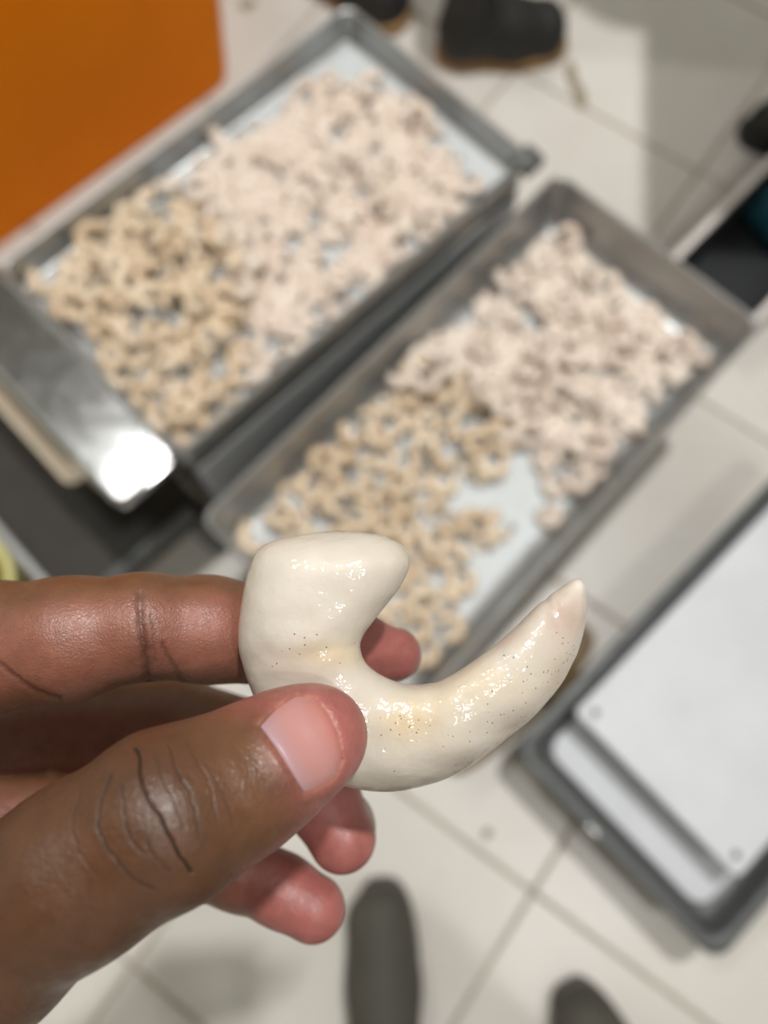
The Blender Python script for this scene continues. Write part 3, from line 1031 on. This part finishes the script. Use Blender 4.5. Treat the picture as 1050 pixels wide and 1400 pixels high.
dirs /= np.maximum(np.linalg.norm(dirs, axis=1), 1e-6)[:, None]
srow = np.concatenate([np.repeat(np.linspace(0, 1, nrw), NR), [0, 1]])
amp = 0.42 + 0.25 * (srow > 0.85)
facing = np.clip(np.abs(dirs @ np.array([0, 0, 1.0])), 0.15, 1)
sV = sV + dirs * (lump(sV, 0.085) * amp * 2.0 + lump(sV, 0.22) * amp * 0.9)[:, None] * facing[:, None]
# flat oblique face at the head end and the shallow groove beside the fold
px_u = 525 + sV[:, 0] / -sV[:, 2] * FPX; px_v = 700 - sV[:, 1] / -sV[:, 2] * FPX
base = np.array(srgb(212, 206, 198)); yel = np.array(srgb(216, 194, 150)); grey = np.array(srgb(172, 160, 152)); pink = np.array(srgb(204, 186, 174))
colr = np.repeat(base[None], len(sV), 0)
def paint(cu, cv, ru, rv, col, amt):
    w = np.exp(-(((px_u - cu) / ru) ** 2 + ((px_v - cv) / rv) ** 2)) * amt
    colr[:] = colr * (1 - w[:, None]) + col * w[:, None]
paint(420, 800, 70, 60, np.array(srgb(226, 221, 213)), 0.8); paint(690, 940, 60, 35, np.array(srgb(224, 214, 200)), 0.6); paint(560, 985, 45, 28, yel, 0.7); paint(455, 895, 50, 18, yel, 0.6); paint(380, 910, 60, 24, pink, 0.4); paint(660, 930, 40, 20, yel, 0.35); paint(610, 955, 40, 25, yel, 0.3)
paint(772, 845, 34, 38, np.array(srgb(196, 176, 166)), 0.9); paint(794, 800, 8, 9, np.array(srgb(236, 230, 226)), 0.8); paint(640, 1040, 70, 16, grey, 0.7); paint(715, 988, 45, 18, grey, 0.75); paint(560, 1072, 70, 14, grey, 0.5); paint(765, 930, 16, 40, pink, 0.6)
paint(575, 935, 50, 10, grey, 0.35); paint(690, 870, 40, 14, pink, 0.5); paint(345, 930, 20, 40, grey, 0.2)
dens = np.zeros(len(sV))
for cu, cv, ru, rv_, am in ((400, 880, 34, 20, 0.35), (470, 890, 30, 14, 0.2), (772, 885, 16, 28, 0.75), (735, 930, 40, 22, 0.35), (700, 985, 45, 20, 0.35), (560, 988, 22, 18, 0.6),
                            (528, 1015, 22, 16, 0.3), (600, 1055, 60, 14, 0.25), (700, 910, 14, 16, 0.3), (640, 1000, 60, 30, 0.1)):
    dens = np.maximum(dens, 1.7 * am * np.exp(-(((px_u - cu) / ru) ** 2 + ((px_v - cv) / rv_) ** 2)))
edge_w = 0.45 * (1 - np.clip(np.abs(dirs @ np.array([0, 0, 1.0])) / 0.55, 0, 1)) ** 1.5  # darker rim put into the colour, by how far the surface turns from the lens
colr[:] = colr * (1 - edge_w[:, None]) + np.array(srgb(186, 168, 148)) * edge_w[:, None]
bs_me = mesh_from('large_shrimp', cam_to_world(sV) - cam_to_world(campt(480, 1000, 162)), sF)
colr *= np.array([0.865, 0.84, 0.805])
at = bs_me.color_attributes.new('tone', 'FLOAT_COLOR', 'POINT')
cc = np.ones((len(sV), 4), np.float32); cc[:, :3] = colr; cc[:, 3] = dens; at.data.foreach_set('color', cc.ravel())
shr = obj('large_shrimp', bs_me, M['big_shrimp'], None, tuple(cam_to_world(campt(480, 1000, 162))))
sbm = shr.modifiers.new('smooth', 'SUBSURF'); sbm.levels = 1; sbm.render_levels = 1
tag(shr, 'large curved white peeled shrimp pinched between thumb and forefinger', 'shrimp')
bm = bmesh.new(); bm.from_mesh(bs_me); bmesh.ops.recalc_face_normals(bm, faces=bm.faces); bm.to_mesh(bs_me); bm.free()

# ------------------------------------------------------------------ the hand (camera-space millimetres while it is shaped)
def nd(u, v, d, r):       # pixel, depth mm, radius px
    return (campt(u, v, d), r * d / FPX)

THUMB = [nd(436, 1005, 143.0, 66), nd(396, 1026, 141.6, 78), nd(325, 1070, 137.8, 93), nd(228, 1117, 130.5, 112), nd(110, 1190, 130.5, 113), nd(-30, 1285, 136, 128), nd(-190, 1400, 148, 150)]
INDEX = [nd(540, 895, 193, 36), nd(480, 888, 190, 52), nd(395, 872, 185, 66), nd(285, 860, 178, 70), nd(196, 856, 173, 70), nd(95, 873, 172, 82), nd(-20, 885, 175, 88), nd(-140, 930, 180, 100)]
MIDDLE = [nd(468, 1146, 197, 46), nd(440, 1092, 201, 50), nd(390, 1030, 212, 56), nd(240, 990, 228, 62), nd(60, 1000, 224, 68), nd(-150, 1040, 206, 90)]
RING = [nd(428, 1242, 197, 44), nd(385, 1217, 199, 45), nd(330, 1190, 205, 50), nd(205, 1150, 218, 58), nd(50, 1120, 214, 64), nd(-150, 1135, 200, 95)]
LITTLE = [nd(215, 1180, 192, 40), nd(185, 1200, 199, 44), nd(120, 1215, 208, 48), nd(20, 1215, 210, 54), nd(-150, 1240, 202, 92)]
PALM = [(nd(-140, 930, 182, 95), nd(-420, 1330, 178, 130)), (nd(-150, 1040, 206, 90), nd(-440, 1370, 180, 130)), (nd(-150, 1135, 200, 95), nd(-450, 1420, 182, 130)),
        (nd(-150, 1240, 202, 92), nd(-430, 1470, 182, 130)), (nd(-60, 1400, 172, 95), nd(-400, 1450, 176, 140))]
FORE = [(nd(-430, 1400, 180, 160), nd(-1150, 1850, 185, 215)), (nd(-1150, 1850, 185, 215), nd(-1700, 2200, 190, 240))]

MOUND = [nd(338, 1072, 133.2, 62), nd(362, 1056, 134.2, 56)]


def chain(P, nodes, k=2.5):
    d = None
    for a, b in zip(nodes, nodes[1:]):
        s = seg_dist(P, a[0], b[0], a[1], b[1])
        d = s if d is None else smin(d, s, k)
    return d


def palm_fn(P):
    d = None
    for a, b in PALM + FORE:
        s = seg_dist(P, a[0], b[0], a[1], b[1])
        d = s if d is None else smin(d, s, 9.0)
    return d


def hand_fn(P):
    p = palm_fn(P)
    d = smin(smin(p, chain(P, THUMB, 5.0), 11.0), seg_dist(P, MOUND[0][0], MOUND[1][0], MOUND[0][1], MOUND[1][1]), 3.5)
    for F_, k in ((INDEX, 6.0), (MIDDLE, 6.0), (RING, 6.0), (LITTLE, 6.0)):
        d = np.minimum(d, smin(p, chain(P, F_, 3.0), k))
    return d

allp = np.array([n_[0] for f_ in (THUMB, INDEX, MIDDLE, RING, LITTLE) for n_ in f_] + [n_[0] for ab in PALM + FORE for n_ in ab])
lo = allp.min(0) - 50; hi = allp.max(0) + 50
hV, hQ = surface_nets(hand_fn, lo, hi, 1.3)
hV = hV.astype(np.float32)
hV = project(hand_fn, hV, 2)
hV, hQ = split_quads(hV, hQ)
hV = project(hand_fn, hV, 1)


def refine(V, quads, ngons, mask):
    """split the masked quads in four; their neighbours become n-gons so no gap opens"""
    S = quads[mask]
    E = np.sort(np.concatenate([S[:, [0, 1]], S[:, [1, 2]], S[:, [2, 3]], S[:, [3, 0]]]), 1)
    U, inv = np.unique(E, axis=0, return_inverse=True)
    inv = inv.reshape(4, -1)
    nv, ne = len(V), len(U)
    V2 = np.concatenate([V, V[U].mean(1), V[S].mean(1)])
    e = inv + nv; f = np.arange(len(S)) + nv + ne
    newq = np.concatenate([np.stack([S[:, i], e[i], f, e[(i + 3) % 4]], 1) for i in range(4)])
    rest = quads[~mask]
    key = U[:, 0].astype(np.int64) * (nv + 1) + U[:, 1]
    def hit(a, b):
        k = np.minimum(a, b).astype(np.int64) * (nv + 1) + np.maximum(a, b)
        p = np.clip(np.searchsorted(key, k), 0, len(key) - 1)
        return np.where(key[p] == k, p + nv, -1)
    hs = np.stack([hit(rest[:, i], rest[:, (i + 1) % 4]) for i in range(4)], 1)
    touched = (hs >= 0).any(1)
    ng = []
    for q, h in zip(rest[touched], hs[touched]):
        g = []
        for i in range(4):
            g.append(int(q[i]))
            if h[i] >= 0: g.append(int(h[i]))
        ng.append(g)
    for g0 in ngons:
        a = np.array(g0); h = hit(a, np.roll(a, -1)); g = []
        for x, y in zip(g0, h):
            g.append(x)
            if y >= 0: g.append(int(y))
        ng.append(g)
    return V2, np.concatenate([newq, rest[~touched]]), ng


def px_of(V):
    return 525 + V[:, 0] / -V[:, 2] * FPX, 700 - V[:, 1] / -V[:, 2] * FPX

hG = []
for lim in ((-20, 560, 770, 1400, 200), (80, 500, 925, 1240, 150)):
    fu, fv = px_of(hV); fd = -hV[:, 2]
    nn = gradient(hand_fn, hV)
    ok = (fu > lim[0]) & (fu < lim[1]) & (fv > lim[2]) & (fv < lim[3]) & (fd < lim[4]) & ((nn * -hV).sum(1) > -0.15 * np.linalg.norm(hV, axis=1))
    n_old = len(hV)
    hV, hQ, hG = refine(hV, hQ, hG, ok[hQ].all(1))
    hV[n_old:] = project(hand_fn, hV[n_old:], 1)
print('hand verts', len(hV))
hN = gradient(hand_fn, hV); hN /= np.maximum(np.linalg.norm(hN, axis=1), 1e-6)[:, None]
hu = 525 + hV[:, 0] / -hV[:, 2] * FPX; hv = 700 - hV[:, 1] / -hV[:, 2] * FPX
hd = -hV[:, 2]
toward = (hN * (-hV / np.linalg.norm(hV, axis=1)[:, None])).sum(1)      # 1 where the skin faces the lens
# which digit each vertex belongs to
dist = np.stack([chain(hV, THUMB), chain(hV, INDEX), chain(hV, MIDDLE), chain(hV, RING), chain(hV, LITTLE), palm_fn(hV)], 1)
who = dist.argmin(1)
brown = np.array(srgb(118, 79, 52)); dark = np.array(srgb(94, 61, 40)); rosy = np.array(srgb(150, 95, 78)); tip = np.array(srgb(182, 108, 104)); palmc = np.array(srgb(112, 66, 56))
hc = np.repeat(brown[None], len(hV), 0)
def blend(w, col):
    w = np.clip(w, 0, 1)[:, None]
    hc[:] = hc * (1 - w) + col * w
sstep = lambda x, a, b: (lambda t_: t_ * t_ * (3 - 2 * t_))(np.clip((x - a) / (b - a), 0, 1))
fing = (who >= 1) & (who <= 4)
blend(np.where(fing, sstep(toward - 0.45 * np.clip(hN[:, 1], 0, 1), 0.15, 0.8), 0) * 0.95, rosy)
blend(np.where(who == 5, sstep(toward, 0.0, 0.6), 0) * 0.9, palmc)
for nodes, w_ in ((INDEX, 1), (MIDDLE, 2), (RING, 3), (LITTLE, 4)):
    q = np.linalg.norm(hV - nodes[0][0], axis=1)
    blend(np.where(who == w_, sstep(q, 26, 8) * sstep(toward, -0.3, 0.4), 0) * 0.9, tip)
th = who == 0
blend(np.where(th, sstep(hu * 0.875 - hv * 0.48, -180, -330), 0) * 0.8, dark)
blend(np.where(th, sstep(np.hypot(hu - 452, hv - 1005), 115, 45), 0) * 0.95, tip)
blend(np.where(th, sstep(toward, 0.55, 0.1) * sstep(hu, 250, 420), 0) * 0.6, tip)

def dab(u, v, ru, rv, col, amt, who_):
    blend(np.where(who == who_, np.exp(-(((hu - u) / ru) ** 2 + ((hv - v) / rv) ** 2)), 0) * amt, col)
knuck = np.array(srgb(78, 48, 30))
dab(215, 1110, 65, 80, knuck, 0.45, 0); dab(360, 958, 60, 26, tip, 0.55, 0); dab(432, 1098, 50, 30, tip, 0.5, 0); dab(385, 1075, 26, 36, knuck, 0.35, 0)
dab(60, 1260, 130, 90, knuck, 0.3, 0); dab(200, 890, 30, 50, knuck, 0.35, 1); dab(120, 840, 60, 25, np.array(srgb(170, 112, 94)), 0.4, 1); dab(285, 850, 40, 35, np.array(srgb(172, 106, 92)), 0.5, 1)


def poly_dist(pts):
    best = np.full(len(hV), 1e9)
    P = np.array(pts, float)
    for a, b in zip(P, P[1:]):
        ab = b - a
        t_ = np.clip(((hu - a[0]) * ab[0] + (hv - a[1]) * ab[1]) / (ab @ ab), 0, 1)
        best = np.minimum(best, np.hypot(hu - a[0] - t_ * ab[0], hv - a[1] - t_ * ab[1]))
    return best
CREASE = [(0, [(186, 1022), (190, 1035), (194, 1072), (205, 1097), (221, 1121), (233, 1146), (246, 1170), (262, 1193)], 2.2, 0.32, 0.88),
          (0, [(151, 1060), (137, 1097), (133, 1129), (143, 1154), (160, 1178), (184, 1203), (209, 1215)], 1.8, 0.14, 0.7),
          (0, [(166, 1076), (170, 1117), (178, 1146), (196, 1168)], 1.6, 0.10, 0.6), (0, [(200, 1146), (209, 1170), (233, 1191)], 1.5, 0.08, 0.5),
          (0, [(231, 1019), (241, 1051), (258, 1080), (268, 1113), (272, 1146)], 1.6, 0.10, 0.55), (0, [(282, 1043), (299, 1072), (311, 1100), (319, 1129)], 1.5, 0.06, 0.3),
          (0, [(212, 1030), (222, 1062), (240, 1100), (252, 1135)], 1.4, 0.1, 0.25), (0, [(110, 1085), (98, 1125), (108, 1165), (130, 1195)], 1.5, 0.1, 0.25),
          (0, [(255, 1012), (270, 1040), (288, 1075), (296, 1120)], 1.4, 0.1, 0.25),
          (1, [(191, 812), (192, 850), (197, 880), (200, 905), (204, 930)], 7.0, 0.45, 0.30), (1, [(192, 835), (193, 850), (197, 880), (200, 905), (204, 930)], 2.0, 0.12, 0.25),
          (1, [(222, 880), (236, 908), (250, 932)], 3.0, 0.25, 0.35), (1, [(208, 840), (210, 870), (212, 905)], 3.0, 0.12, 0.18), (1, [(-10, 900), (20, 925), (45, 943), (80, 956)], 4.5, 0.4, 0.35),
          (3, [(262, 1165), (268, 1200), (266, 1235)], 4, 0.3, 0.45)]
def wob(pts):
    P = catmull(np.array(pts, float), 6)
    t_ = np.linspace(0, 1, len(P))
    P[:, 0] += 0.8 * np.sin(t_ * 31 + pts[0][0]) + 0.5 * np.sin(t_ * 67 + 1.3 * pts[0][1])
    return P
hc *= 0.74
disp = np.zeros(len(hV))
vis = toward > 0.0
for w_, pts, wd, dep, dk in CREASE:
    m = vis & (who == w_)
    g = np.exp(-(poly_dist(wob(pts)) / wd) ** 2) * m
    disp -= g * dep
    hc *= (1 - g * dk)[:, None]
# nail bed: shallow recess with a raised fold round it
NAIL = [(354, 992), (377, 968), (405, 950), (430, 954), (450, 975), (463, 1006), (469, 1039), (459, 1063), (436, 1078), (416, 1084), (397, 1056), (376, 1023), (354, 992)]
nd_ = poly_dist(NAIL)
m = vis & th
inside = np.array([in_poly((u, v), NAIL[:-1]) if (m_ and 340 < u < 480 and 940 < v < 1095) else False for u, v, m_ in zip(hu, hv, m)])
sd_ = np.where(inside, -nd_, nd_)
disp += np.where(m, 0.28 * np.exp(-((sd_ - 8) / 7.5) ** 2) - 0.45 * sstep(sd_, 3, -5), 0)
gold = np.array(srgb(206, 160, 120))
blend(np.where(m, np.exp(-((sd_ - 1.5) / 2.0) ** 2) * (0.04 + 0.16 * np.sin(hu * 0.21 + hv * 0.13) ** 4), 0), gold)
hV2 = hV + hN * disp[:, None]
ORG = cam_to_world(campt(-150, 1150, 190))
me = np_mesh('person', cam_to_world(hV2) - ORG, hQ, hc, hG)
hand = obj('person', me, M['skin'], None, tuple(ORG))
tag(hand, 'person in grey rubber boots whose bare hand holds out the large white shrimp', 'person')


def march(u, v, d0, d1):
    """depth where the ray through (u, v) meets the hand"""
    ds = np.linspace(d0, d1, 500)
    P = np.stack([campt(u, v, d) for d in ds])
    f = hand_fn(P)
    k = np.argmax(f < 0)
    if f[k] >= 0 or k == 0: return None
    return ds[k - 1] + (ds[k] - ds[k - 1]) * f[k - 1] / (f[k - 1] - f[k])


def nail_patch(outline, d0, d1, lift, cols, n=16, pole=None):
    """smooth shell over the skin inside the outline: centre fan of rings"""
    O = catmull(outline, 4)[:-1]
    c = O.mean(0)
    V, F, C = [], [], []
    nr_ = 9; k_ = len(O)
    for i in range(nr_ + 1):
        s = 1 - i / nr_
        for p in O:
            q = c + (p - c) * s
            d = None
            for sh in (1.0, 0.9, 0.75, 0.6, 0.4, 0.2):
                d = march(c[0] + (q[0] - c[0]) * sh, c[1] + (q[1] - c[1]) * sh, d0, d1)
                if d is not None: break
            d = d or (d0 + d1) / 2
            edge = min(1.0, i / 2.0)
            V.append(campt(q[0], q[1], d - lift * (0.25 + 0.75 * edge) + (0.5 if i == 0 else 0)))
            C.append(cols(q[0], q[1]))
    for i in range(nr_ - 1):
        for j in range(k_):
            jj = (j + 1) % k_
            F.append((i * k_ + j, i * k_ + jj, (i + 1) * k_ + jj, (i + 1) * k_ + j))
    V = V[:nr_ * k_] + [np.mean(V[nr_ * k_:], 0)]; C = C[:nr_ * k_] + [C[-1]]
    for j in range(k_):
        F.append(((nr_ - 1) * k_ + j, (nr_ - 1) * k_ + (j + 1) % k_, nr_ * k_))
    W = cam_to_world(np.array(V)) - ORG
    me = mesh_from('nail', W, F)
    at = me.color_attributes.new('tone', 'FLOAT_COLOR', 'POINT')
    c4 = np.ones((len(V), 4), np.float32); c4[:, :3] = np.array(C); at.data.foreach_set('color', c4.ravel())
    return me

n_pink = np.array(srgb(176, 126, 122)); n_lun = np.array(srgb(158, 134, 142)); n_tip = np.array(srgb(172, 108, 98))
def nail_col(u, v):
    s = (u - 356) * 0.875 - (v - 1000) * 0.48            # along the thumb from the cuticle
    a = float(np.clip(s / 35, 0, 1)); b = float(np.clip((s - 60) / 30, 0, 1))
    return (n_lun * (1 - a) + n_pink * a) * (1 - b) + n_tip * b
nl = obj('thumbnail', nail_patch(NAIL, 110, 160, 0.15, nail_col), M['nail'], hand)
nl['label'] = 'pinkish thumbnail with a pale moon'
na, nb = campt(494, 1092, 197), campt(516, 1140, 197)
ax = (nb - na) / np.linalg.norm(nb - na); nrm = np.array([-ax[1], ax[0], 0.25]); nrm /= np.linalg.norm(nrm); wid = np.cross(ax, nrm)
bm = bmesh.new(); bmesh.ops.create_uvsphere(bm, u_segments=20, v_segments=12, radius=1.0)
FN = np.stack([ax * 5.2, wid * 4.6, nrm * 1.1], 1)
fc_ = campt(500, 1116, 198.5)
for v in bm.verts: v.co = Vector(cam_to_world(fc_ + FN @ np.array(v.co)) - ORG)
fme = bm_mesh('fingernail', bm, True)
fat = fme.color_attributes.new('tone', 'FLOAT_COLOR', 'POINT')
fat.data.foreach_set('color', np.tile(np.array([*srgb(168, 146, 138), 1], np.float32), len(fme.vertices)))
nl2 = obj('fingernail', fme, M['nail'], hand)

# the rest of that person: dark trousers and grey boots at the foot of the picture
pa = ground(520, 1207, 0.03); pbt = ground(780, 1352, 0.03)
ptx = [(pa[0] + 0.008, pa[1] - 0.276, math.radians(91)), (pbt[0] + 0.125, pbt[1] - 0.246, math.radians(117))]
inv = Matrix.Translation(-Vector(ORG))
ank = [(x + 0.057 * math.cos(a), y + 0.057 * math.sin(a), 0.3) for x, y, a in ptx]
tr = obj('trousers', legs_mesh('trousers', ank, ((ank[0][0] + ank[1][0]) / 2, ank[0][1] - 0.06, 0.86), 1.0), M['trouser'], hand, tuple(-Vector(ORG)))
for x, y, a in ptx:
    make_boot(hand, tuple(Vector((x, y, 0)) - Vector(ORG)), a, M['boot_grey'], M['boot_grey'])
